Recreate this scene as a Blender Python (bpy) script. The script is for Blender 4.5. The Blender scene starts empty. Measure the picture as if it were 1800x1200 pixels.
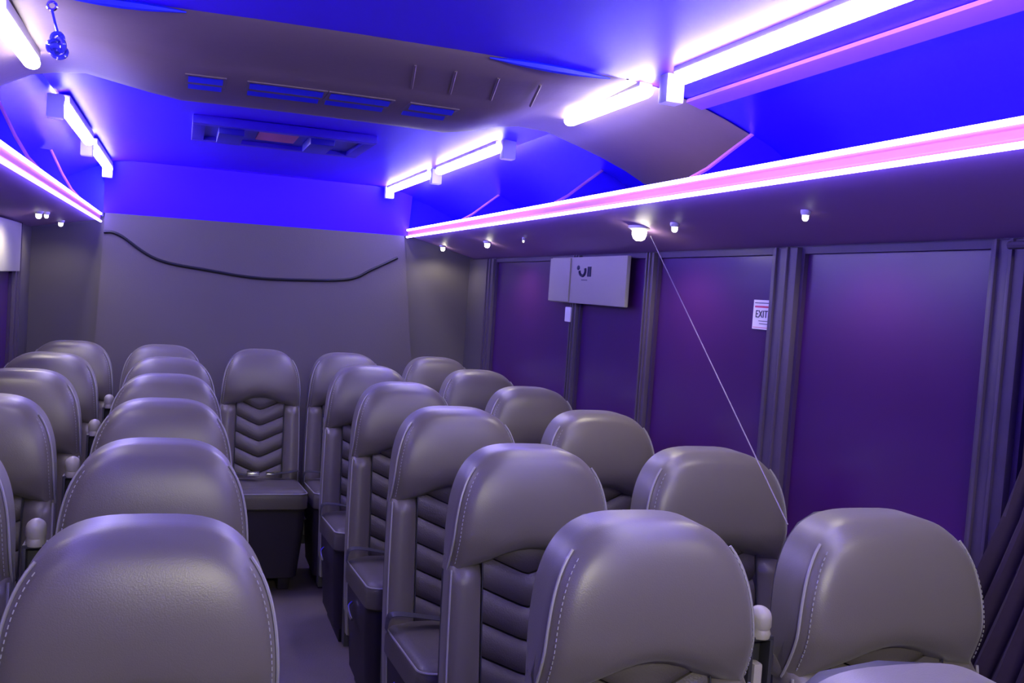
import bpy, bmesh, math, random
from mathutils import Vector, Matrix
random.seed(4)
S = bpy.context.scene
COL = S.collection
ZC = 1.62                     # eye height above the bus floor

# ------------------------------------------------------------------ camera
def make_camera():
    yaw, pitch, roll, f = 0.33220, 0.04938, 0.06916, 1700.0
    fw = Vector((math.sin(yaw)*math.cos(pitch), math.cos(yaw)*math.cos(pitch), -math.sin(pitch)))
    r = Vector((math.cos(yaw), -math.sin(yaw), 0)); u = r.cross(fw)
    r2 = r*math.cos(roll) + u*math.sin(roll); u2 = -r*math.sin(roll) + u*math.cos(roll)
    cd = bpy.data.cameras.new('camera'); cd.sensor_width = 36; cd.lens = f/1800*36
    cd.clip_start = 0.02
    cam = bpy.data.objects.new('camera', cd); COL.objects.link(cam)
    m = Matrix((r2, u2, -fw)).transposed().to_4x4(); m.translation = (0, 0, ZC)
    cam.matrix_world = m
    S.camera = cam
make_camera()

# ------------------------------------------------------------------ world, exposure, fill and room lights
w = bpy.data.worlds.new('night'); S.world = w; w.use_nodes = True
w.node_tree.nodes['Background'].inputs[0].default_value = (0.012, 0.008, 0.03, 1)
w.node_tree.nodes['Background'].inputs[1].default_value = 1.0
S.view_settings.view_transform = 'Standard'; S.view_settings.look = 'None'
S.view_settings.exposure = 0.0; S.view_settings.gamma = 1.0
S.view_settings.use_curve_mapping = False

def area(name, loc, size, sizey, power, col, rot=(0, 0, 0)):
    l = bpy.data.lights.new(name, 'AREA'); l.shape = 'RECTANGLE'; l.size = size; l.size_y = sizey
    l.energy = power; l.color = col
    o = bpy.data.objects.new(name, l); o.location = (loc[0], loc[1], loc[2]+ZC); o.rotation_euler = rot
    COL.objects.link(o); return o
# added warm fill light, unseen behind the photographer, to brighten the seats
area('front_fill_light', (0.50, -0.55, 0.585), 0.9, 0.5, 66, (1.0, 0.93, 0.74), (math.radians(28), 0, 0))
# the light thrown down by the tubes and the LED rails over the seats
TUBE_E = (33.0, 30.0, 33.0)      # emission of the white-violet tubes
RAIL_E = (8.0, 6.0, 36.0)
SPOTS = [(1.55, 3.17), (1.55, 5.00), (1.55, 5.93)]

# ------------------------------------------------------------------ helpers
def mat(name, col, rough=0.6, metal=0, spec=0.5, bump=0, bscale=200, noise=0, nscale=8, emit=None, estr=1.0, coat=0, sheen=0):
    m = bpy.data.materials.new(name); m.use_nodes = True
    nt = m.node_tree; b = nt.nodes['Principled BSDF']
    b.inputs['Base Color'].default_value = (*col, 1); b.inputs['Roughness'].default_value = rough
    b.inputs['Metallic'].default_value = metal; b.inputs['Specular IOR Level'].default_value = spec
    b.inputs['Coat Weight'].default_value = coat
    b.inputs['Sheen Weight'].default_value = sheen
    if emit:
        b.inputs['Emission Color'].default_value = (*emit, 1); b.inputs['Emission Strength'].default_value = estr
    if noise or bump:
        tc = nt.nodes.new('ShaderNodeTexCoord')
    if noise:
        n = nt.nodes.new('ShaderNodeTexNoise'); n.inputs['Scale'].default_value = nscale; n.inputs['Detail'].default_value = 5
        nt.links.new(tc.outputs['Object'], n.inputs['Vector'])
        mx = nt.nodes.new('ShaderNodeMix'); mx.data_type = 'RGBA'
        mx.inputs[6].default_value = (*[c*(1-noise) for c in col], 1); mx.inputs[7].default_value = (*[min(1, c*(1+noise)) for c in col], 1)
        nt.links.new(n.outputs['Fac'], mx.inputs[0]); nt.links.new(mx.outputs[2], b.inputs['Base Color'])
    if bump:
        n2 = nt.nodes.new('ShaderNodeTexNoise'); n2.inputs['Scale'].default_value = bscale; n2.inputs['Detail'].default_value = 3
        nt.links.new(tc.outputs['Object'], n2.inputs['Vector'])
        bp = nt.nodes.new('ShaderNodeBump'); bp.inputs['Strength'].default_value = bump; bp.inputs['Distance'].default_value = 0.004
        nt.links.new(n2.outputs['Fac'], bp.inputs['Height']); nt.links.new(bp.outputs[0], b.inputs['Normal'])
    return m

M = dict(
    leather=mat('grey_leather', (0.132, 0.118, 0.098), 0.36, spec=0.6, bump=0.10, bscale=420, noise=0.06, nscale=7, sheen=0.15),
    leather_side=mat('grey_leather_gusset', (0.16, 0.15, 0.155), 0.38, spec=0.55, bump=0.25, bscale=260),
    quilt=mat('quilted_leather', (0.098, 0.087, 0.074), 0.42, spec=0.5, bump=0.25, bscale=240, noise=0.06, nscale=9),
    shell=mat('seat_shell_plastic', (0.03, 0.03, 0.035), 0.5),
    piping=mat('piping', (0.30, 0.29, 0.30), 0.35),
    stitch=mat('stitch_thread', (0.30, 0.30, 0.31), 0.6),
    base=mat('seat_base_vinyl', (0.022, 0.016, 0.030), 0.6, noise=0.2, nscale=6),
    cream=mat('armrest_vinyl', (0.36, 0.34, 0.29), 0.40, bump=0.1),
    chrome=mat('chrome', (0.75, 0.76, 0.78), 0.18, metal=1),
    belt=mat('belt_webbing', (0.05, 0.05, 0.055), 0.5, bump=0.3, bscale=500),
    ceiling=mat('ceiling_vinyl', (0.065, 0.008, 1.0), 0.42, spec=0.3, noise=0.07, nscale=1.3),  # blue of the LED light is put into the vinyl's base colour
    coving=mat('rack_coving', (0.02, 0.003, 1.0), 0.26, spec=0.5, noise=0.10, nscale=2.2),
    arch=mat('duct_vinyl', (0.20, 0.150, 0.165), 0.50, spec=0.35, bump=0.1, bscale=60, noise=0.05, nscale=3),
    slot=mat('painted_blue_glow', (0.02, 0.03, 0.9), 0.3),  # blue LED glow on vents and duct lip, put into the colour
    band=mat('coving_moulding', (0.22, 0.06, 0.50), 0.45),
    rearwall=mat('rear_wall_fabric', (0.12, 0.105, 0.112), 0.75, bump=0.15, bscale=180, noise=0.05, nscale=2),
    sidepanel=mat('rear_side_panel', (0.10, 0.09, 0.094), 0.55, noise=0.06, nscale=2),
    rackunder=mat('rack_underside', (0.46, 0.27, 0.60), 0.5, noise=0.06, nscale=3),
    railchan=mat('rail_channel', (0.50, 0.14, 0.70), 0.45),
    pillar=mat('pillar_trim', (0.075, 0.055, 0.10), 0.45, noise=0.12, nscale=20),
    winframe=mat('window_frame_dark', (0.05, 0.025, 0.09), 0.5),
    glass=mat('tinted_glass', (0.058, 0.010, 0.118), 0.28, spec=0.5, noise=0.25, nscale=1.1),
    wall=mat('side_wall_vinyl', (0.040, 0.025, 0.060), 0.7, noise=0.2, nscale=30),
    curtain=mat('curtain_cloth', (0.028, 0.014, 0.045), 0.8, noise=0.2, nscale=40),
    floor=mat('bus_floor', (0.20, 0.165, 0.155), 0.55, bump=0.4, bscale=120, noise=0.18, nscale=5),
    tube=mat('tube_light', (0.9, 0.9, 0.9), 0.4, emit=TUBE_E, estr=1.0),
    rail=mat('led_strip', (0.9, 0.9, 0.9), 0.4, emit=RAIL_E, estr=1.0),
    spot=mat('spot_lens', (0.9, 0.9, 0.9), 0.3, emit=(1.0, 0.93, 0.72), estr=22),
    spotdim=mat('small_spot_lens', (0.9, 0.9, 0.9), 0.3, emit=(1.0, 0.97, 0.9), estr=3),
    bracket=mat('lamp_bracket', (0.62, 0.60, 0.66), 0.45),
    cable=mat('black_cable', (0.008, 0.008, 0.012), 0.5),
    cord_or_streak=mat('pale_light_streak', (0.25, 0.22, 0.28), 0.5),
    board=mat('board_white', (0.40, 0.39, 0.33), 0.5, noise=0.04, nscale=3),
    ink=mat('ink', (0.02, 0.02, 0.07), 0.6),
    red=mat('red_ink', (0.65, 0.06, 0.16), 0.5),
    paper=mat('sticker_paper', (0.92, 0.90, 0.92), 0.45, emit=None),
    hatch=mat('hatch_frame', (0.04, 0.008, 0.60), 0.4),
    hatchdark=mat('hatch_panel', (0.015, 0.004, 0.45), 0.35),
    hatchlabel=mat('hatch_label', (0.80, 0.22, 0.35), 0.5),
    crystal=mat('ornament_bead', (0.08, 0.08, 0.65), 0.10, spec=0.9, coat=1),
)

def build(name, bm, material, parent=None, smooth=True):
    me = bpy.data.meshes.new(name); bmesh.ops.recalc_face_normals(bm, faces=bm.faces)
    bm.to_mesh(me); bm.free()
    if smooth:
        for p in me.polygons: p.use_smooth = True
        try: me.set_sharp_from_angle(angle=math.radians(42))
        except Exception: pass
    me.materials.append(material)
    o = bpy.data.objects.new(name, me); COL.objects.link(o)
    if parent: o.parent = parent
    return o
def root(name, loc=(0, 0, 0)):
    o = bpy.data.objects.new(name, None); o.empty_display_size = 0.1
    o.location = loc; COL.objects.link(o); return o
def tag(o, label=None, cat=None, group=None, kind=None):
    if label: o['label'] = label
    if cat: o['category'] = cat
    if group: o['group'] = group
    if kind: o['kind'] = kind
    return o
def box(bm, x0, x1, y0, y1, z0, z1, bev=0.0, seg=2):
    b2 = bmesh.new() if bev else bm
    vs = [b2.verts.new((x, y, z)) for x in (x0, x1) for y in (y0, y1) for z in (z0, z1)]
    for f in ((0,1,3,2),(4,6,7,5),(0,4,5,1),(2,3,7,6),(0,2,6,4),(1,5,7,3)): b2.faces.new([vs[i] for i in f])
    if bev:
        bmesh.ops.bevel(b2, geom=list(b2.edges), offset=bev, segments=seg, profile=0.6, affect='EDGES')
        me = bpy.data.meshes.new('t'); b2.to_mesh(me); b2.free(); bm.from_mesh(me); bpy.data.meshes.remove(me)
def tube(bm, pts, r, n=8, caps=True):
    rf = r if callable(r) else (lambda k: r)
    pts = [Vector(p) for p in pts]; rings = []
    prev = None
    for i, p in enumerate(pts):
        t = (pts[min(i+1, len(pts)-1)] - pts[max(i-1, 0)]).normalized()
        if prev is None: a = t.orthogonal().normalized()
        else: a = (prev - t*prev.dot(t)).normalized()
        prev = a; b = t.cross(a)
        rings.append([bm.verts.new(p + rf(i/(len(pts)-1))*(a*math.cos(2*math.pi*k/n) + b*math.sin(2*math.pi*k/n))) for k in range(n)])
    for A, B in zip(rings, rings[1:]):
        for k in range(n): bm.faces.new((A[k], A[(k+1) % n], B[(k+1) % n], B[k]))
    if caps: bm.faces.new(rings[0][::-1]); bm.faces.new(rings[-1])
def extrude_y(bm, prof, y0, y1, closed=True):
    A = [bm.verts.new((x, y0, z)) for x, z in prof]; B = [bm.verts.new((x, y1, z)) for x, z in prof]
    n = len(prof)
    for i in range(n if closed else n-1): bm.faces.new((A[i], A[(i+1) % n], B[(i+1) % n], B[i]))
    if closed: bm.faces.new(A[::-1]); bm.faces.new(B)
def rings(bm, R, cap0=True, cap1=True):
    V = [[bm.verts.new(p) for p in r] for r in R]; n = len(V[0])
    for A, B in zip(V, V[1:]):
        for k in range(n): bm.faces.new((A[k], A[(k+1) % n], B[(k+1) % n], B[k]))
    if cap0: bm.faces.new(V[0][::-1])
    if cap1: bm.faces.new(V[-1])

# ------------------------------------------------------------------ the shell of the bus (heights below are relative to the eye: z + ZC)
Y0, Y1 = -2.2, 6.05
XL, XR = -0.83, 1.78
RXR, RXL = 1.33, -0.455         # inner lips of the two parcel racks
def Z(z): return z + ZC
def sbox(name, a, m, label=None, parent=None, bev=0.0):
    bm = bmesh.new(); box(bm, a[0], a[1], a[2], a[3], Z(a[4]), Z(a[5]), bev)
    o = build(name, bm, m, parent, smooth=bev > 0)
    if not parent: o['kind'] = 'structure'
    return o
sbox('floor', (XL-.05, XR+.05, Y0, Y1+.1, -ZC-0.05, -ZC), M['floor'])
# ceiling: shallow crown, then the coving down behind each rack
def crown(x): return .610-.0204*(x-.4)**2
CR = [(x, crown(x)) for x in (-.31, -.1, .15, .4, .65, .9, 1.10)]
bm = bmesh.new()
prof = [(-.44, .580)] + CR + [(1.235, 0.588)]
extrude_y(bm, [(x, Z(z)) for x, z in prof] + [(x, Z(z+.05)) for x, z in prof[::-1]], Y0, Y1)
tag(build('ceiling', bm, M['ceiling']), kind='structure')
COVR = [(1.235, .588), (1.34, .560), (1.46, .520), (1.58, .470), (1.68, .410), (1.75, .330), (1.78, .24)]
COVL = [(-.44, .580), (-.52, .545), (-.62, .495), (-.71, .43), (-.78, .34), (-.83, .24)]
for nm, cv, s in (('trim_1', COVR, 1), ('trim_2', COVL, -1)):
    bm = bmesh.new()
    extrude_y(bm, [(x, Z(z)) for x, z in cv] + [(x+.05*s, Z(z+.03)) for x, z in cv[::-1]], Y0, Y1)
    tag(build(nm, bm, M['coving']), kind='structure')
# pink moulding on the coving
bm = bmesh.new(); extrude_y(bm, [(1.298, Z(.570)), (1.350, Z(.556)), (1.346, Z(.546)), (1.296, Z(.560))], Y0, 2.42)
tag(build('trim_3', bm, M['band']), kind='structure')
# rear wall, header above it and side panels
sbox('wall_back', (XL-.05, XR+.05, Y1, Y1+.06, -ZC, .72), M['sidepanel'])
bm = bmesh.new()
A = [(-.475, -1.3), (1.50, -1.3), (1.415, -.54), (1.31, .315), (-.432, .30), (-.455, -.45)]
rings(bm, [[(x, Y1-.035, Z(z)) for x, z in A], [(x*1.0, Y1, Z(z)) for x, z in A]])
tag(build('trim_4', bm, M['rearwall'], smooth=False), kind='structure')
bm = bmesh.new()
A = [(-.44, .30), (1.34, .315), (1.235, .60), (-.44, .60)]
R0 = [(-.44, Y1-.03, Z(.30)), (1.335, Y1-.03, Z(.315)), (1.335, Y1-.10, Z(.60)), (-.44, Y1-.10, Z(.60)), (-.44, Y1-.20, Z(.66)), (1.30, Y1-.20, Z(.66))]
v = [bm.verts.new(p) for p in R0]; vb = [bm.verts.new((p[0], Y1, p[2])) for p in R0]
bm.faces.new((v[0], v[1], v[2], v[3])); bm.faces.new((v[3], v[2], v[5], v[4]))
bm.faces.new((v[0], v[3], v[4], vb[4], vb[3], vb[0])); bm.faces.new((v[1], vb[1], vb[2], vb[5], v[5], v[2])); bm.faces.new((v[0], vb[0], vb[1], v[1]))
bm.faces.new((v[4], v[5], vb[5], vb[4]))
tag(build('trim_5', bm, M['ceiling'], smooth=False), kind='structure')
sbox('trim_90', (1.335, XR, Y1-.02, Y1, .335, .62), M['coving']); sbox('trim_91', (XL, -.44, Y1-.02, Y1, .28, .62), M['coving'])
sbox('wall_front', (XL-.05, XR+.05, Y0-.06, Y0, -ZC, .72), M['wall'])

# side walls: lower wall, upper header, pillars, panes
SILL, HEAD = -0.80, 0.20
for side, X, s in (('right', XR, 1), ('left', XL, -1)):
    a, b = sorted((X, X+.05*s))
    bm = bmesh.new()
    box(bm, a, b, Y0, Y1, Z(-ZC), Z(SILL)); box(bm, a, b, Y0, Y1, Z(HEAD), Z(.72))
    tag(build('wall_'+side, bm, M['wall'], smooth=False), kind='structure')
pil = [0.35, 1.66, 2.50, 3.44, 4.20, 5.52, 6.0]
wn = 1
for side, X, s in (('right', XR, 1), ('left', XL, -1)):
    last = Y0
    for p in pil:
        wd = .13 if p in (2.50, 5.52) else (.10 if p == 1.66 else .06)
        wd = .05 if p == 6.0 else wd
        if p - last > .25:
            w_ = tag(root('window_%d' % wn, (X, (last+p)/2, Z(SILL))), kind='structure'); wn += 1
            bm = bmesh.new(); a, b = sorted((X+.004*s, X+.02*s)); a -= X; b -= X
            h = (p-last)/2
            box(bm, a, b, -h, h, 0, HEAD-SILL); build('pane', bm, M['glass'], w_, smooth=False)
            bm = bmesh.new(); a, b = sorted((-.010*s, .03*s))
            for (y0, y1, z0, z1) in ((-h, h, 0, .02), (-h, h, HEAD-SILL-.02, HEAD-SILL), (-h, -h+.015, .02, HEAD-SILL-.02), (h-.015, h, .02, HEAD-SILL-.02)):
                box(bm, a, b, y0, y1, z0, z1)
            build('window_frame', bm, M['winframe'], w_, smooth=False)
        last = p + wd
k = 6
for side, X, s in (('right', XR, 1), ('left', XL, -1)):
    for p in pil[:-1]:
        wd = .13 if p in (2.50, 5.52) else (.10 if p == 1.66 else .06)
        bm = bmesh.new(); a, b = sorted((X-.028*s, X+.03*s))
        box(bm, a, b, p, p+wd, Z(SILL), Z(HEAD), .006)
        a, b = sorted((X-.036*s, X-.020*s)); q = .010
        box(bm, a, b, p+wd*.30, p+wd*.30+q, Z(SILL), Z(HEAD), .003)
        box(bm, a, b, p+wd*.75, p+wd*.75+q, Z(SILL), Z(HEAD), .003)
        tag(build('trim_%d' % k, bm, M['pillar']), kind='structure'); k += 1
# rear corner side panels (plain, lighter), from the last pillar to the rear wall
for X, s in ((XR, 1), (XL, -1)):
    a, b = sorted((X-.02*s, X+.03*s))
    sbox('trim_%d' % k, (a, b, 5.66, Y1, SILL, HEAD), M['sidepanel'], bev=.004); k += 1
# rear corner panels with a chamfer either side of the rear panel come from wall_back itself
sbox('baseboard_right', (XR-.03, XR, Y0, Y1, -ZC, -ZC+.12), M['base'])
sbox('baseboard_left', (XL, XL+.03, Y0, Y1, -ZC, -ZC+.12), M['base'])

# ------------------------------------------------------------------ parcel racks with LED rails
def rack(side, xi, xw, zi, s, under):
    t = root('parcel_rack', (xi, Y0, Z(zi)))
    # shelf: slopes from the lip down to the wall
    def P(pts): return [((x - xi), z - zi) for x, z in pts]
    L = Y1-.04 - Y0
    bm = bmesh.new(); extrude_y(bm, P([(xi+.012*s, zi-.035), (xw, under), (xw, under+.03), (xi+.02*s, zi-.005)]), .0, L)
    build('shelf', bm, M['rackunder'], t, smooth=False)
    bm = bmesh.new(); extrude_y(bm, P([(xi, zi-.030), (xi+.014*s, zi-.034), (xi+.014*s, zi+.006), (xi, zi+.002)]), .0, L)
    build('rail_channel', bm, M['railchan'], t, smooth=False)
    for dz in (0.0, -.043):
        bm = bmesh.new(); tube(bm, [(-.003*s, .0, dz), (-.003*s, L, dz)], .0062, 8)
        build('led_strip', bm, M['rail'], t)
    return t
rk = rack('right', RXR, XR, .352, 1, .205)
tag(rk, 'right-hand parcel rack edged with two bright white-violet LED lines and pink channel', 'rack')
lk = rack('left', RXL, XL, .292, -1, .185)
tag(lk, 'left-hand parcel rack edged with bright LED lines, cut off by the photo edge', 'rack')
# dividers of the right rack: curved brackets from lip to coving
for par, xi, zi, s, ys, cv in ((rk, RXR, .352, 1, (1.15, 2.42, 3.46, 4.75), COVR), (lk, RXL, .292, -1, (2.42, 3.46, 4.75), COVL)):
    for y in ys:
        bm = bmesh.new()
        if s > 0: outl = [(.0, .004), (.05, .035), (.11, .085), (.19, .150), (.25, .118), (.35, .058), (.42, -.03), (.44, -.11)]
        else: outl = [(.0, .004), (.03, .035), (.07, .10), (.12, .200), (.165, .203), (.255, .138), (.32, .05), (.36, -.06)]
        rings(bm, [[(x*s, y-Y0, z) for x, z in outl], [(x*s, y-Y0+.008, z) for x, z in outl]])
        dv = build('rack_divider', bm, M['coving'], par, smooth=False)
        bm = bmesh.new(); tube(bm, [(x*s-.002*s, y-Y0, z) for x, z in outl[:4]], .006, 6)
        build('divider_edge', bm, M['railchan'], dv)

# ------------------------------------------------------------------ tube lights along the ceiling
def tubelight(x, z, y0, y1, s, label, far=True, off=0.0):
    t = root('tube_light', (x, y0, Z(z)))
    L = y1-y0
    bm = bmesh.new()
    R = []
    for yy, rr in ((0, .012), (.012, .019), (.03, .022), (L-.03, .022), (L-.012, .019), (L, .012)):
        R.append([(rr*math.cos(a)*1.0, yy, rr*.8*math.sin(a)) for a in [2*math.pi*i/14 for i in range(14)]])
    rings(bm, R); build('light_tube', bm, M['tube'], t)
    bm = bmesh.new(); box(bm, -.020, .020, .02, L-.02, .012, .040, .004); build('lamp_housing', bm, M['bracket'], t)
    bm = bmesh.new(); box(bm, -.008*s, .044*s, -.05-off, -.002-off, -.050, .03, .006)if s > 0 else box(bm, -.044, .008, -.05-off, -.002-off, -.050, .03, .006)
    build('end_bracket', bm, M['bracket'], t)
    if far:
        bm = bmesh.new(); box(bm, -.02, .035, L+.002, L+.045, -.045, .03, .006) if s > 0 else box(bm, -.035, .02, L+.002, L+.045, -.045, .03, .006)
        build('end_bracket', bm, M['bracket'], t)
    tag(t, label, 'tube light', 'ceiling tube lights')
    return t
segs = [(-1.55, .35), (.50, 2.24), (2.39, 2.97), (3.66, 4.66), (4.80, 5.86)]
nmR = ['white tube light ahead of the photographer on the right, out of view', 'longest glaring tube light on the right ceiling edge, leaving the photo at its top',
       'short tube light at the right end of the grey air duct', 'tube light on the right just behind the grey air duct', 'rearmost tube light on the right, ending at the rear wall']
nmL = ['white tube light ahead of the photographer on the left, out of view', 'tube light on the left in front of the duct, outside the photo',
       'glaring tube light at the left end of the grey air duct, by the photo edge', 'tube light on the left just behind the grey air duct', 'rearmost tube light on the left, ending near the rear wall']
for i, (a, b) in enumerate(segs):
    if i == 0: continue
    nmR[i] = nmR[i].replace(', running out of the top of the photo', '')
    tubelight(1.165, .571, a, b, 1, nmR[i], far=(i in (4,)), off=.07 if i == 2 else 0)
    if i == 1: continue
    tubelight(-.412, .533, a, b, -1, nmL[i], far=(i == 4))

# ------------------------------------------------------------------ air duct crossing the ceiling
def duct():
    t = root('air_duct', (0, 2.42, Z(.62)))
    path = [(-.80, .30), (-.75, .40), (-.66, .465), (-.56, .515), (-.46, .570), (-.40, .584)] + [(-.31+.094*k, crown(-.31+.094*k)) for k in range(16)] + [(1.20, .590),
            (1.32, .562), (1.42, .530), (1.52, .492), (1.61, .448), (1.69, .395), (1.74, .33)]
    # cross-section along y: (dy, drop)
    sec = [(.0, .0), (.012, .012), (.12, .035), (.22, .058), (.27, .070), (.30, .084), (.55, .090), (.72, .088), (.82, .076), (.87, .05), (.89, .0)]
    bm = bmesh.new(); G = []
    for i, (x, z) in enumerate(path):
        e = 1.0
        if x > .85: e = max(.16, 1-(x-.85)/.22*.84) if x < 1.3 else .30
        if x < -.05: e = max(.20, 1-(-.05-x)/.30*.8)
        G.append([bm.verts.new((x, dy*(1.0 if x < 1.1 else .97), z-.62 - max(0, d*e)) ) for dy, d in sec])
    for A, B in zip(G, G[1:]):
        for a in range(len(sec)-1): bm.faces.new((A[a], A[a+1], B[a+1], B[a]))
    build('duct_cover', bm, M['arch'], t)
    # raised ribs on the sloping face
    for x in (.55, .66, .78, .90):
        bm = bmesh.new()
        tube(bm, [(x+.012*k, yy, crown(x)-.62-dd) for k, (yy, dd) in enumerate(((.10, .031), (.17, .047), (.24, .063)))], .004, 6)
        build('rib', bm, M['arch'], t)
    # vents: recessed frame with two blades each
    for (xa, xb) in ((-.01, .08), (.15, .35), (.37, .54), (.60, .73)):
        n = 7
        def ztop(x): return crown(x) - .62 - .086
        bm = bmesh.new()
        for a, b in ((.325, .333), (.523, .531)):
            for i in range(n):
                x0 = xa+(xb-xa)*i/n; x1 = xa+(xb-xa)*(i+1)/n; zz = ztop((x0+x1)/2)
                box(bm, x0, x1+.0005, a, b, zz-.002, zz+.002)
        for xq in (xa-.008, xb): box(bm, xq, xq+.008, .325, .531, ztop(xq)-.002, ztop(xq)+.002)
        v = build('air_vent', bm, M['arch'], t, smooth=False)
        for ya in (.355, .455):
            bm = bmesh.new(); P0 = []
            for i in range(n+1):
                x = xa+(xb-xa)*i/n; zz = ztop(x)
                P0.append([(x, ya, zz-.001), (x, ya+.030, zz-.010), (x, ya+.032, zz-.008), (x, ya+.002, zz+.002)])
            rings(bm, P0); build('vent_blade', bm, M['slot'], v, smooth=False)
    # LED glow along the duct's front lip, painted as solid blue strips
    for xa, xb in ((-.30, -.02), (.72, 1.06)):
        bm = bmesh.new()
        tube(bm, [(xa+(xb-xa)*k/6, -.004, crown(xa+(xb-xa)*k/6)-.62-.008) for k in range(7)], lambda u: .002+.009*math.sin(math.pi*u), 6)
        build('painted_glow_strip', bm, M['slot'], t)
    # screws at the duct's lip
    for x, y in ((1.115, -.001), (-.345, -.001)):
        bm = bmesh.new(); bmesh.ops.create_icosphere(bm, subdivisions=2, radius=.009, matrix=Matrix.Translation((x, y, -.015)))
        build('screw_cap', bm, M['chrome'], t)
    tag(t, 'grey curved air-conditioning duct spanning the blue ceiling with slotted vents', 'air duct')
duct()

# ------------------------------------------------------------------ roof hatch
def hatch():
    t = root('roof_hatch', (.37, 4.25, Z(.603)))
    bm = bmesh.new()
    for a in ((-.36, .36, -.27, -.22), (-.36, .36, .22, .27), (-.36, -.31, -.22, .22), (.31, .36, -.22, .22)): box(bm, a[0], a[1], a[2], a[3], -.03, .004, .004)
    build('hatch_frame', bm, M['hatch'], t)
    bm = bmesh.new(); box(bm, -.31, .31, -.22, .22, -.012, .004); build('hatch_panel', bm, M['hatchdark'], t, smooth=False)
    bm = bmesh.new(); box(bm, -.10, .06, -.17, .10, -.018, -.012); build('hatch_label', bm, M['hatchlabel'], t, smooth=False)
    bm = bmesh.new(); box(bm, -.26, -.16, -.19, .12, -.05, -.012, .006); build('hatch_handle', bm, M['hatchdark'], t)
    bm = bmesh.new(); box(bm, .10, .20, -.19, .10, -.05, -.012, .006); build('hatch_handle', bm, M['hatchdark'], t)
    tag(t, 'blue-lit roof hatch with a red label, in the ceiling behind the duct', 'roof hatch')
hatch()

# ------------------------------------------------------------------ hanging ornament at left
def ornament():
    t = root('hanging_ornament', (-.300, 2.395, Z(.575)))
    bm = bmesh.new(); bmesh.ops.create_torus if False else None
    def ring(bm, c, R, r, ax):
        ax = Vector(ax).normalized(); a = ax.orthogonal().normalized(); b = ax.cross(a); c = Vector(c)
        tube(bm, [c+R*(a*math.cos(k*2*math.pi/16)+b*math.sin(k*2*math.pi/16)) for k in range(17)], r, 6)
    ring(bm, (0, 0, -.012), .009, .0035, (0, 1, 0)); build('hook_ring', bm, M['chrome'], t)
    bm = bmesh.new(); tube(bm, [(0, 0, -.02), (.008, .0, -.05), (.016, 0, -.075)], .003, 6); build('cord_or_streak', bm, M['crystal'], t)
    for c, R, ax in (((.014, 0, -.082), .012, (.3, 1, .2)), ((.022, -.004, -.095), .014, (1, .6, .3)), ((.008, .003, -.100), .014, (-.7, 1, .2)), ((.020, 0, -.112), .014, (.2, 1, -.6)), ((.014, -.006, -.103), .010, (.1, .3, 1))):
        bm = bmesh.new(); ring(bm, c, R, .0055, ax); build('bead_ring', bm, M['crystal'], t)
    tag(t, 'small dark blue knotted bead ornament hanging from the ceiling at upper left', 'ornament')
ornament()

# ------------------------------------------------------------------ small lamps under the racks
def spot(x, y, z, r, m, label, power=0, s=1, grp='reading lights under the racks'):
    t = root('reading_light', (x, y, Z(z)))
    bm = bmesh.new(); R = []
    for rr, zz in ((r*1.5, .004), (r*1.5, -.004), (r*1.15, -.010), (r*1.0, -.010)):
        R.append([(rr*math.cos(a), rr*math.sin(a), zz) for a in [2*math.pi*i/16 for i in range(16)]])
    rings(bm, R, True, False); build('bezel', bm, M['bracket'], t)
    bm = bmesh.new(); R = []
    for rr, zz in ((r, -.006), (r*.95, -.014), (r*.95, -.014-r*.5), (r*.75, -.014-r*1.0), (r*.4, -.014-r*1.25)):
        R.append([(rr*math.cos(a), rr*math.sin(a), zz) for a in [2*math.pi*i/16 for i in range(16)]])
    rings(bm, R); build('lens', bm, m, t)
    tag(t, label, 'reading light', grp)
def lamp(x, y, z, e):
    l = bpy.data.lights.new('reading_lamp', 'SPOT'); l.energy = e; l.color = (1.0, .90, .66); l.shadow_soft_size = .03
    l.spot_size = math.radians(165); l.spot_blend = .6
    o = bpy.data.objects.new('reading_lamp', l); o.location = (x, y, Z(z)); COL.objects.link(o)
def uz(x): return .317 + (x-RXR)*(.205-.317)/(XR-RXR)
SR = [(1.53, 3.13, .027, 'spot', 'brightest reading light, glaring yellow-white under the middle of the right rack'),
      (1.53, 4.95, .015, 'spot', 'second brightest reading light under the right rack, near the rear corner'),
      (1.53, 5.88, .014, 'spot', 'rearmost reading light under the right rack, over the rear corner panel'),
      (1.53, 2.87, .011, 'spotdim', 'small white reading light just right of the brightest one'),
      (1.53, 2.16, .009, 'spotdim', 'small white reading light nearest the photographer, under the right rack'),
      (1.53, 4.37, .005, 'spotdim', 'tiny dim reading light under the right rack between two brighter ones')]
for x, y, r, m, lb in SR: spot(x, y, uz(x)-.001, r, M[m], lb)
for (x, y, e) in ((1.53, 3.13, 9), (1.53, 4.95, 6), (1.53, 5.88, 3), (1.53, 2.16, 5), (1.53, .90, 6)): lamp(x, y, uz(x)-.05, e)
for (x, y, e) in ((-.63, 1.1, 2), (-.63, 2.3, 3), (-.63, 3.5, 6), (-.63, 4.90, 7), (-.63, 5.75, 3)): lamp(x, y, .235-.05, e)
def uzl(x): return .257 + (RXL-x)*(.185-.257)/(RXL-XL)
for x, y, r, lb in ((-.63, 4.90, .014, 'nearer reading light of the two close together under the left rack'), (-.63, 5.75, .013, 'rearmost reading light under the left rack'),
                    (-.61, 5.0, .010, 'small reading light tight behind the nearer one under the left rack')):
    spot(x, y, uzl(x)-.001, r, M['spotdim'], lb)

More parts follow.
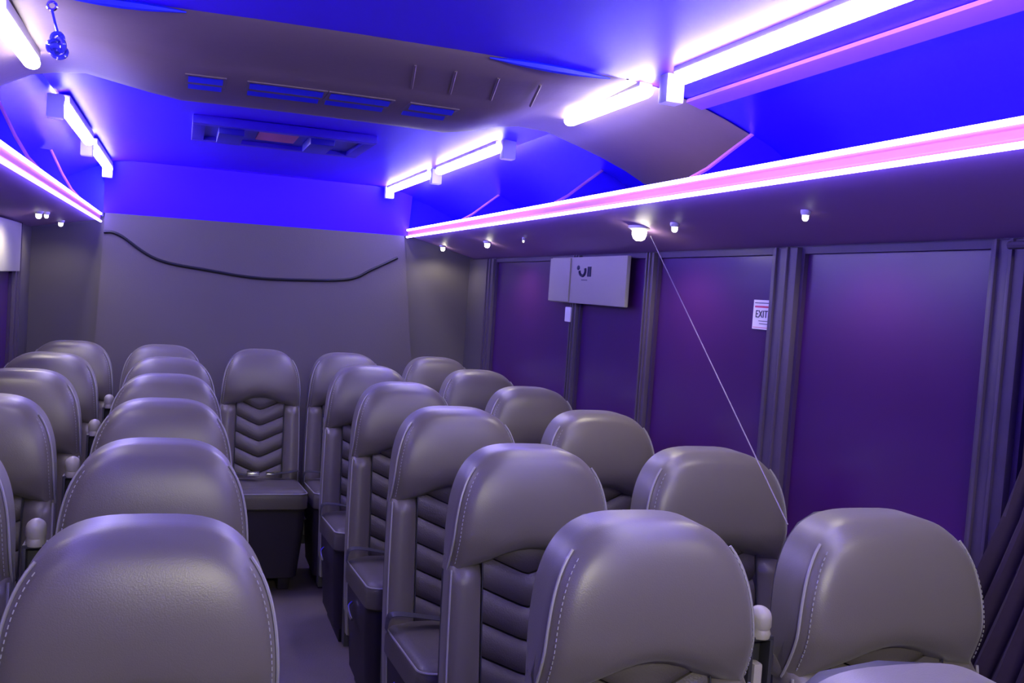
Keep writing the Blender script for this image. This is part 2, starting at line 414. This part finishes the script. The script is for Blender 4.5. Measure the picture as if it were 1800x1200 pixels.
# ------------------------------------------------------------------ cable along the rear wall, light streak by the window
def smoothpts(P, n=8):
    P = [Vector(p) for p in P]; out = []
    for i in range(len(P)-1):
        p0, p1, p2, p3 = P[max(i-1, 0)], P[i], P[i+1], P[min(i+2, len(P)-1)]
        for k in range(n):
            t = k/n; out.append(.5*((2*p1)+(p2-p0)*t+(2*p0-5*p1+4*p2-p3)*t*t+(3*p1-p0-3*p2+p3)*t**3))
    out.append(P[-1]); return out
bm = bmesh.new()
yb = Y1-.042
tube(bm, smoothpts([(-.433, yb, Z(.19)), (-.35, yb, Z(.18)), (-.14, yb, Z(.056)), (.16, yb, Z(.012)), (.42, yb, Z(-.012)), (.70, yb, Z(-.005)), (.98, yb, Z(.020)), (1.12, yb, Z(.09)), (1.275, yb, Z(.175))]), .0085, 8)
tag(build('cable', bm, M['cable']), 'thin black cable sagging across the rear wall', 'cable')
bm = bmesh.new(); tube(bm, [(1.55, 3.08, Z(.235)), (1.44, 2.0, Z(-.52))], .0018, 6)  # streak of reflected light, built as a thin solid line
tag(build('cord_or_streak', bm, M['cord_or_streak']), 'thin pale streak of reflected light from brightest reading light down behind a window seat', 'cord_or_streak')

# ------------------------------------------------------------------ boards and stickers on the windows
def board(y0, y1, z0, z1, x, s, label, logo):
    t = root('notice_board', (x, y0, Z(z0))); h = z1-z0; L = y1-y0
    def bx(name, xa, xb, a, b, c, d, m, bev=.0, par=None):
        bm = bmesh.new(); p, q = sorted((-xa*s, -xb*s)); box(bm, p, q, a, b, c, d, bev); return build(name, bm, m, par or t, smooth=bev > 0)
    bx('board_panel', 0, .018, 0, L, 0, h, M['board'], .004)
    if logo:
        bx('side_flap', .018, .026, L*.70, L, .004, h-.004, M['board'], .002)
        lg = bx('printed_mark', .018, .0185, L*.47, L*.55, h*.50, h*.515, M['ink'])
        # dark rounded mark and the letters beside it, mirrored onto the inward face (reads left to right from the aisle: +y is left)
        bm = bmesh.new()
        tube(bm, [(-s*.019, L*.535 - .034*math.cos(a), h*.70 - .022*math.sin(a)) for a in [math.pi*(-.15+1.15*k/10) for k in range(11)]], .007, 6)
        build('emblem', bm, M['ink'], t)
        bx('letter', .018, .021, L*.455, L*.468, h*.58, h*.79, M['ink'])
        bx('letter', .018, .021, L*.425, L*.445, h*.58, h*.79, M['ink'])
        bm = bmesh.new(); bmesh.ops.create_icosphere(bm, subdivisions=2, radius=.014, matrix=Matrix.Translation((-s*.018, L*.60, h*.77)) @ Matrix.Diagonal((.2, 1.3, .8, 1)))
        build('emblem', bm, M['ink'], t)
    tag(t, label, 'board')
board(3.64, 4.50, -.025, .190, XR-.028, 1, 'white hinged board with a dark logo, on the right windows', True)
board(4.55, 5.50, -.06, .185, XL+.030, -1, 'plain white board on the left wall, cut by the photo edge', False)
bm = bmesh.new(); box(bm, XR-.040, XR-.030, 4.235, 4.30, Z(-.115), Z(-.045), .004)
tag(build('window_latch', bm, mat('latch_white', (.85, .87, .85), .3)), 'small bright white latch on the right pillar, below the white board', 'latch')
# exit sticker, partly behind the pillar
def sticker():
    y0, y1 = 2.505, 2.66; z0, z1 = -.060, .030
    x = XR-.0005
    t = root('exit_sticker', (x, 2.665, Z(-.060)))
    def bx(name, d0, d1, a, b, c, d, m, par=None):
        bm = bmesh.new(); box(bm, -d1, -d0, -b, -a, c, d); return build(name, bm, m, par or t, smooth=False)
    bx('sticker_sheet', 0, .002, -.085, .05, 0, .095, M['paper'])
    bx('printed_line', .002, .003, -.077, .04, .084, .0865, M['ink']); bx('printed_line', .002, .003, -.075, .04, .070, .076, M['red'])
    bx('printed_line', .002, .003, -.05, .04, .026, .028, M['ink']); bx('printed_line', .002, .003, -.045, .03, .017, .019, M['ink']); bx('printed_line', .002, .003, -.08, .04, .005, .0065, M['red'])
    cu = bpy.data.curves.new('exit_text', 'FONT'); cu.body = 'EXIT'; cu.size = .034; cu.extrude = .0005
    o = bpy.data.objects.new('tmp', cu); COL.objects.link(o)
    bpy.context.view_layer.update()
    me = bpy.data.meshes.new_from_object(o.evaluated_get(bpy.context.evaluated_depsgraph_get())); bpy.data.objects.remove(o)
    me.transform(Matrix.Rotation(math.radians(-90), 4, 'Z') @ Matrix.Rotation(math.radians(90), 4, 'X'))
    me.transform(Matrix.Translation((-.003, .070, .038)))
    me.materials.clear(); me.materials.append(M['ink'])
    q = bpy.data.objects.new('lettering', me); COL.objects.link(q); q.parent = t
    tag(t, 'small white emergency exit sticker with red and black print on window', 'sticker')
sticker()

# ------------------------------------------------------------------ gathered curtain at the right edge
def curtain():
    bm = bmesh.new(); n = 60; rows = 10; G = []
    for j in range(rows+1):
        z = .17 - (1.15)*j/rows; row = []
        for i in range(n+1):
            y = 1.05 + (.52 + .30*max(0, (j-4)/6)**1.2)*i/n
            x = XR-.070 + .016*math.sin(i*1.35+.2*math.sin(j*.9)) + .004*math.sin(i*2.9+j)
            row.append((x, y, Z(z)))
        G.append(row)
    F = [[bm.verts.new(p) for p in r] for r in G]; B = [[bm.verts.new((p[0]+.004, p[1], p[2])) for p in r] for r in G]
    for j in range(rows):
        for i in range(n):
            bm.faces.new((F[j][i], F[j][i+1], F[j+1][i+1], F[j+1][i])); bm.faces.new((B[j][i], B[j+1][i], B[j+1][i+1], B[j][i+1]))
    for i in range(n):
        bm.faces.new((F[0][i], B[0][i], B[0][i+1], F[0][i+1])); bm.faces.new((F[rows][i], F[rows][i+1], B[rows][i+1], B[rows][i]))
    for j in range(rows):
        bm.faces.new((F[j][0], F[j+1][0], B[j+1][0], B[j][0])); bm.faces.new((F[j][n], B[j][n], B[j+1][n], F[j+1][n]))
    t = root('window_curtain', (XR-.075, 1.3, Z(.17)))
    o = build('curtain_cloth', bm, M['curtain'], t); o.location = (-(XR-.075), -1.3, -Z(.17))
    bm = bmesh.new(); tube(bm, [(0, -.32, .01), (0, .36, .01)], .009, 8); build('curtain_rod', bm, M['pillar'], t)
    tag(t, 'dark purple pleated curtain gathered at the far right edge', 'curtain')
curtain()

# ------------------------------------------------------------------ the seat, built once
TOP = ZC-.407                     # height of a seat's top above the floor
LEAN = .16                        # recline: y shift per metre of height
def lean(p):                      # p = (x, y, z relative to the top of the seat)
    x, y, z = p
    return (x, y + LEAN*z, TOP + z)
def puff(outline, prof, cx=0, cz=0):
    """closed cushion from an outline in XZ; prof = (inset scale, y)"""
    R = []
    for s, y in prof: R.append([lean((cx+(x-cx)*s, y, cz+(z-cz)*s)) for x, z in outline])
    return R
def inset(outline, d):
    """move an outline inwards by d metres"""
    n = len(outline); out = []
    ar = sum(outline[i][0]*outline[(i+1) % n][1]-outline[(i+1) % n][0]*outline[i][1] for i in range(n))
    sg = 1 if ar > 0 else -1
    for i in range(n):
        a = Vector(outline[i-1]); b = Vector(outline[i]); c = Vector(outline[(i+1) % n])
        t1 = (b-a).normalized(); t2 = (c-b).normalized(); t = (t1+t2)
        t = t.normalized() if t.length > 1e-6 else t1
        nn = Vector((-t.y, t.x))*sg
        out.append((b.x+nn.x*d, b.y+nn.y*d))
    return out
def headw(z): # half-width of the head panel at z (0 = top, negative downwards)
    t = min(1, max(0, (z+.30)/.30)); return .211*max(0, (1-t**3.3))**.30*(1-.045*t)
def make_seat():
    t = root('coach_seat')
    # --- head panel
    def tuck(z): return .8*(z+.13)**2 + .030*max(0, min(1, (-.22-z)/.10))**1.3
    N = 26; right = []
    for i in range(N+1):
        a = i/N; th = a*math.pi/2
        z = -.30 + .30*math.sin(th)**.95 if i < N else 0
        right.append((headw(z), z))
    ol = []
    for (x, z) in [(headw(-.30)+.003, -.325)] + right[:-1]: ol.append((x, z))
    ol.append((0, 0))
    for (x, z) in right[-2::-1]: ol.append((-x, z))
    ol.append((-headw(-.30)-.003, -.325))
    nb = 14; wb = headw(-.30)
    for k in range(1, nb):
        x = -wb + 2*wb*k/nb; ol.append((x, -.325+.062*(.5+.5*math.cos(math.pi*x/wb))**1.1))
    bm = bmesh.new(); R = []
    for d, y in ((.0, .045), (.0, .0), (.0, -.020), (.0, -.046), (.004, -.060), (.012, -.071)):
        q = inset(ol, d) if d else ol
        R.append([lean((x, y+(tuck(z) if y < -.01 else 0), z)) for x, z in q])
    q0 = inset(ol, .012); c = (0, -.155)
    for s, y in ((.95, -.080), (.88, -.085), (.80, -.088), (.70, -.0905), (.6, -.092), (.5, -.093), (.35, -.094), (.2, -.0945), (.02, -.0945)):
        # vertical belly: fuller in the lower middle
        R.append([lean((c[0]+(x-c[0])*s, y+tuck(c[1]+(z-c[1])*s), c[1]+(z-c[1])*s)) for x, z in q0])
    rings(bm, R); hd = build('head_panel', bm, M['leather'], t)
    # side gusset piping + stitching (both sides)
    for sg in (1, -1):
        P = []
        for i in range(0, 19):
            z = -.318 + (.318-.048)*i/18
            P.append(lean((sg*(headw(z)+.001 if z < -.29 else headw(z)+.0005), -.056+tuck(z), z)))
        bm = bmesh.new(); tube(bm, P, .0030, 6); build('piping', bm, M['piping'], hd)
        bm = bmesh.new(); st = 0
        zz = -.295
        while zz < -.06:
            xa = headw(zz)-.010; xb = headw(zz+.006)-.010
            tube(bm, [lean((sg*xa, -.0735+tuck(zz), zz)), lean((sg*xb, -.0735+tuck(zz+.006), zz+.0058))], .0012, 4); zz += .0105
        build('stitching', bm, M['stitch'], hd)
    # --- side bolsters of the backrest
    for sg in (1, -1):
        def col(z):
            k = (z+.29)/(-.72)                      # 0 top .. 1 bottom
            return (.128, .212+.008*math.sin(min(1, max(0, k))*math.pi))
        zs = [-.285, -.292, -.300, -.310, -.322, -.335] + [-.345-.66*i/10 for i in range(11)]
        bm = bmesh.new(); R = []
        for z in zs:
            xi, xo = col(z); m_ = (xi+xo)/2; hw = (xo-xi)/2
            sec = [(xi, .03), (xi, -.018), (xi+.006, -.034), (m_-.012, -.052), (m_+.012, -.055), (xo-.012, -.044), (xo-.003, -.030), (xo, -.012), (xo, .03)]
            R.append([lean((sg*x, y+(.045*min(1, max(0, (z+.335)/.05))**1.6 if y < 0 else 0), z)) for x, y in sec])
        rings(bm, R); bo = build('side_bolster', bm, M['leather'], t)
        bm = bmesh.new(); tube(bm, [lean((sg*(col(z)[1]-.0035), -.032, z)) for z in zs[3:]], .003, 6); build('piping', bm, M['piping'], bo)
        bm = bmesh.new(); tube(bm, [lean((sg*.1275, -.030, z)) for z in zs], .0022, 6); build('piping', bm, M['shell'], bo)
    # --- chevron quilting
    pitch_, V = .086, .058
    def pad(zc, h, nu=14, nv=6, archtop=False):
        bm = bmesh.new(); G = []
        for i in range(nu+1):
            x = -.125+.25*i/nu; ax = abs(x)/.125; zz = zc+V*math.sqrt(ax*ax+.006)
            col = []
            for j in range(nv+1):
                v = j/nv; z = zz-h*v
                if archtop: z = (-.235)+(zz-h-(-.235))*v
                bul = .016*(1-abs(2*v-1)**2.6)*(1-.35*ax**6)
                col.append(bm.verts.new(lean((x, -.016-bul, z))))
            G.append(col)
        for A, B in zip(G, G[1:]):
            for j in range(nv): bm.faces.new((A[j], A[j+1], B[j+1], B[j]))
        ed = [e for e in bm.edges if e.is_boundary]
        r = bmesh.ops.extrude_edge_only(bm, edges=ed)
        for v in r['geom']:
            if isinstance(v, bmesh.types.BMVert): v.co.y += .035
        return bm
    zc = -.262-.052
    build('quilted_pad', pad(zc+.0, .018, archtop=True), M['quilt'], t)
    for k in range(8):
        build('quilted_pad', pad(zc-.018-.004-pitch_*k, pitch_-.005), M['quilt'], t)
    # --- rear shell
    ol2 = [(headw(z)-.008, z-.006) for z in (-.30, -.24, -.18, -.12, -.07, -.03, -.01)]
    ol2 = [(.215, -1.06), (.215, -.6), (.210, -.33)] + ol2 + [(0, -.008)] + [(-x, z) for x, z in ol2[::-1]] + [(-.210, -.33), (-.215, -.6), (-.215, -1.06)]
    bm = bmesh.new(); rings(bm, [[lean((x*s, y, z)) for x, z in ol2] for s, y in ((1, .0), (1, .060), (.96, .074), (.90, .080))])
    build('back_shell', bm, M['shell'], t)
    # --- seat cushion
    def plan(d, y0, y1, w, rr=.05, n=6):
        w -= d; y0 += d; y1 -= d; P = []
        for cx, cy, a0 in ((w-rr, y1-rr, 0), (-w+rr, y1-rr, 90), (-w+rr, y0+rr, 180), (w-rr, y0+rr, 270)):
            for k in range(n+1):
                a = math.radians(a0+90*k/n); P.append((cx+rr*math.cos(a), cy+rr*math.sin(a)))
        return P
    CT = ZC-1.072; CB = -.165            # top of cushion; where the back meets it
    def cz(y, z): return CT + z + (-.07*(y+.62) if True else 0)
    bm = bmesh.new(); R = []
    for d, z in ((.012, -.105), (.0, -.095), (.0, -.045), (.004, -.022), (.016, -.006)):
        R.append([(x, y, cz(y, z)) for x, y in plan(d, -.62, -.10, .221)])
    for s, z in ((.86, .002), (.6, .0), (.3, -.006), (.02, -.008)):
        R.append([(x*s, -.36+(y+.36)*s, cz(-.36+(y+.36)*s, z)) for x, y in plan(.016, -.62, -.10, .221)])
    rings(bm, R); cu = build('seat_cushion', bm, M['quilt'], t)
    pp = plan(.004, -.62, -.10, .221); bm = bmesh.new(); tube(bm, [(x, y, cz(y, -.020)) for x, y in pp]+[(pp[0][0], pp[0][1], cz(pp[0][1], -.020))], .0035, 6)
    build('piping', bm, M['piping'], cu)
    # --- base: skirt and two feet
    bm = bmesh.new(); R = []
    for z, d in ((CT-.085, .008), (CT-.22, .010), (.10, .03), (.085, .03)):
        R.append([(x, y, z if z < CT-.13 else z-.07*(y+.62)-.01) for x, y in plan(d, -.60, -.11, .222)])
    rings(bm, R); build('seat_base', bm, M['base'], t)
    for sg in (1, -1):
        bm = bmesh.new(); box(bm, sg*.13-.03, sg*.13+.03, -.50, -.14, 0, .10, .008); build('foot', bm, M['base'], t)
    # --- lap belt
    bt = root('seat_belt'); bt.parent = t
    def ribbon(P, wv, th=.0025):
        bm = bmesh.new(); Q = smoothpts(P, 6); wv = Vector(wv)*.5
        RR = []
        for q in Q: RR.append([q+wv, q-wv, q-wv+Vector((0, 0, th)), q+wv+Vector((0, 0, th))])
        rings(bm, RR); return bm
    build('webbing', ribbon([(-.224, -.17, CT-.05), (-.222, -.21, CT+.012), (-.17, -.24, CT+.022), (-.08, -.22, CT+.0), (-.02, -.24, CT-.004)], (0, .045, 0)), M['belt'], bt)
    build('webbing', ribbon([(.224, -.15, CT-.05), (.218, -.18, CT+.012), (.15, -.21, CT+.012), (.07, -.19, CT-.004)], (0, .045, 0)), M['belt'], bt)
    bm = bmesh.new(); box(bm, -.065, .0, -.265, -.212, CT+.0, CT+.020, .005); build('buckle', bm, M['chrome'], bt)
    bm = bmesh.new(); box(bm, .04, .085, -.215, -.170, CT-.002, CT+.006, .002); build('buckle_tongue', bm, M['chrome'], bt)
    # recline lever
    bm = bmesh.new(); tube(bm, smoothpts([(-.222, -.33, CT-.16), (-.238, -.35, CT-.17), (-.240, -.40, CT-.185), (-.238, -.44, CT-.19)], 4), .006, 8); build('recline_lever', bm, M['chrome'], t)
    return t
def add_armrest(t, dx):
    a = root('armrest'); a.parent = t; a.location = (dx, 0, 0)
    zt = ZC-.585
    bm = bmesh.new(); R = []
    n = 8
    for k in range(n+1):                                       # rounded upper end
        th = math.pi/2*(1-k/n); rr = .022*math.cos(th); zz = zt - .022 + .022*math.sin(th)
        R.append([(rr*math.cos(b) if True else 0, -.03+1.15*rr*math.sin(b), zz) for b in [2*math.pi*i/16 for i in range(16)]] if k else [(1e-3*math.cos(b), -.03+1e-3*math.sin(b), zz) for b in [2*math.pi*i/16 for i in range(16)]])
    for rr, zz in ((.022, zt-.038), (.0195, zt-.044), (.022, zt-.052), (.020, zt-.062)):
        R.append([(rr*math.cos(b), -.03+1.15*rr*math.sin(b), zz) for b in [2*math.pi*i/16 for i in range(16)]])
    rings(bm, R); build('arm_pad', bm, M['cream'], a)
    bm = bmesh.new(); zb = ZC-1.02
    for x0, x1, y0, y1 in ((-.026, -.018, -.045, .0), (.018, .026, -.045, .0), (-.026, .026, -.010, .0)): box(bm, x0, x1, y0, y1, zb, zt-.062, .0015)
    box(bm, -.026, .026, -.045, .0, zt-.067, zt-.058, .0015); box(bm, -.026, .026, -.045, .0, zb-.01, zb+.004, .0015)
    build('arm_frame', bm, M['shell'], a)
    bm = bmesh.new(); box(bm, -.010, .010, -.040, -.012, zb, zt-.115, .006); build('arm_lining', bm, M['cream'], a)
    bm = bmesh.new(); box(bm, -.02, .02, -.10, .0, .0, zb, .004); build('arm_post', bm, M['base'], a)
def copy_tree(o, parent=None):
    c = o.copy(); COL.objects.link(c); c.parent = parent
    for ch in list(o.children): copy_tree(ch, c)
    return c

AX, WX, RX, VX = -.030, -.540, .906, 1.473
def ry(n): return 1.653 + (n-2)*.78
proto = make_seat()
proto_armL = copy_tree(proto); add_armrest(proto_armL, -.255)
proto_armR = copy_tree(proto); add_armrest(proto_armR, .256)
used = set()
def place(src, x, y, label, grp, j=(0, 1)):
    o = src if src not in used else copy_tree(src)
    used.add(src)
    o.location = (x+j[0], y, 0); o.scale = (j[1], 1, 1)
    tag(o, label, 'seat', grp); return o
ordw = {2: 'nearest', 3: 'second', 4: 'third', 5: 'fourth', 6: 'fifth'}
JR = {2: (-.048, 1.03), 3: (0, 1.03), 4: (.012, 1.04)}; JV = {2: (-.070, 1.10), 3: (-.015, 1.10), 4: (-.02, 1.03)}
for n in range(2, 7):
    y = ry(n)
    place(proto_armL, AX, y, 'grey leather aisle seat left of the aisle, %s one from the photographer' % ordw[n], 'seats in the left block')
    place(proto, WX, y, 'grey leather window seat by the left wall, %s one from the photographer' % ordw[n], 'seats in the left block')
    place(proto_armR, RX, y, 'grey leather aisle seat right of the aisle, %s one from the photographer' % ordw[n], 'seats in the right block', JR.get(n, (0, 1)))
    place(proto, VX, y, 'grey leather window seat by the right windows, %s whole one from the photographer' % ordw[n], 'seats in the right block', JV.get(n, (0, 1)))
place(proto_armR, .825, .865, 'grey leather seat at the bottom right, only its top edge in view', 'seats in the right block')
back = [(-.525, 'leftmost grey leather seat of the rear bench row'), (-.07, 'second seat from the left in the rear row, in line with left aisle seats'),
        (.447, 'middle rear seat facing the aisle, with chevron quilting in full view'), (.916, 'rear-row seat just right of the middle one'), (1.448, 'rightmost grey leather seat of the rear bench row')]
for x, lb in back: place(proto, x, ry(7)-.0, lb, 'seats in the rear row')
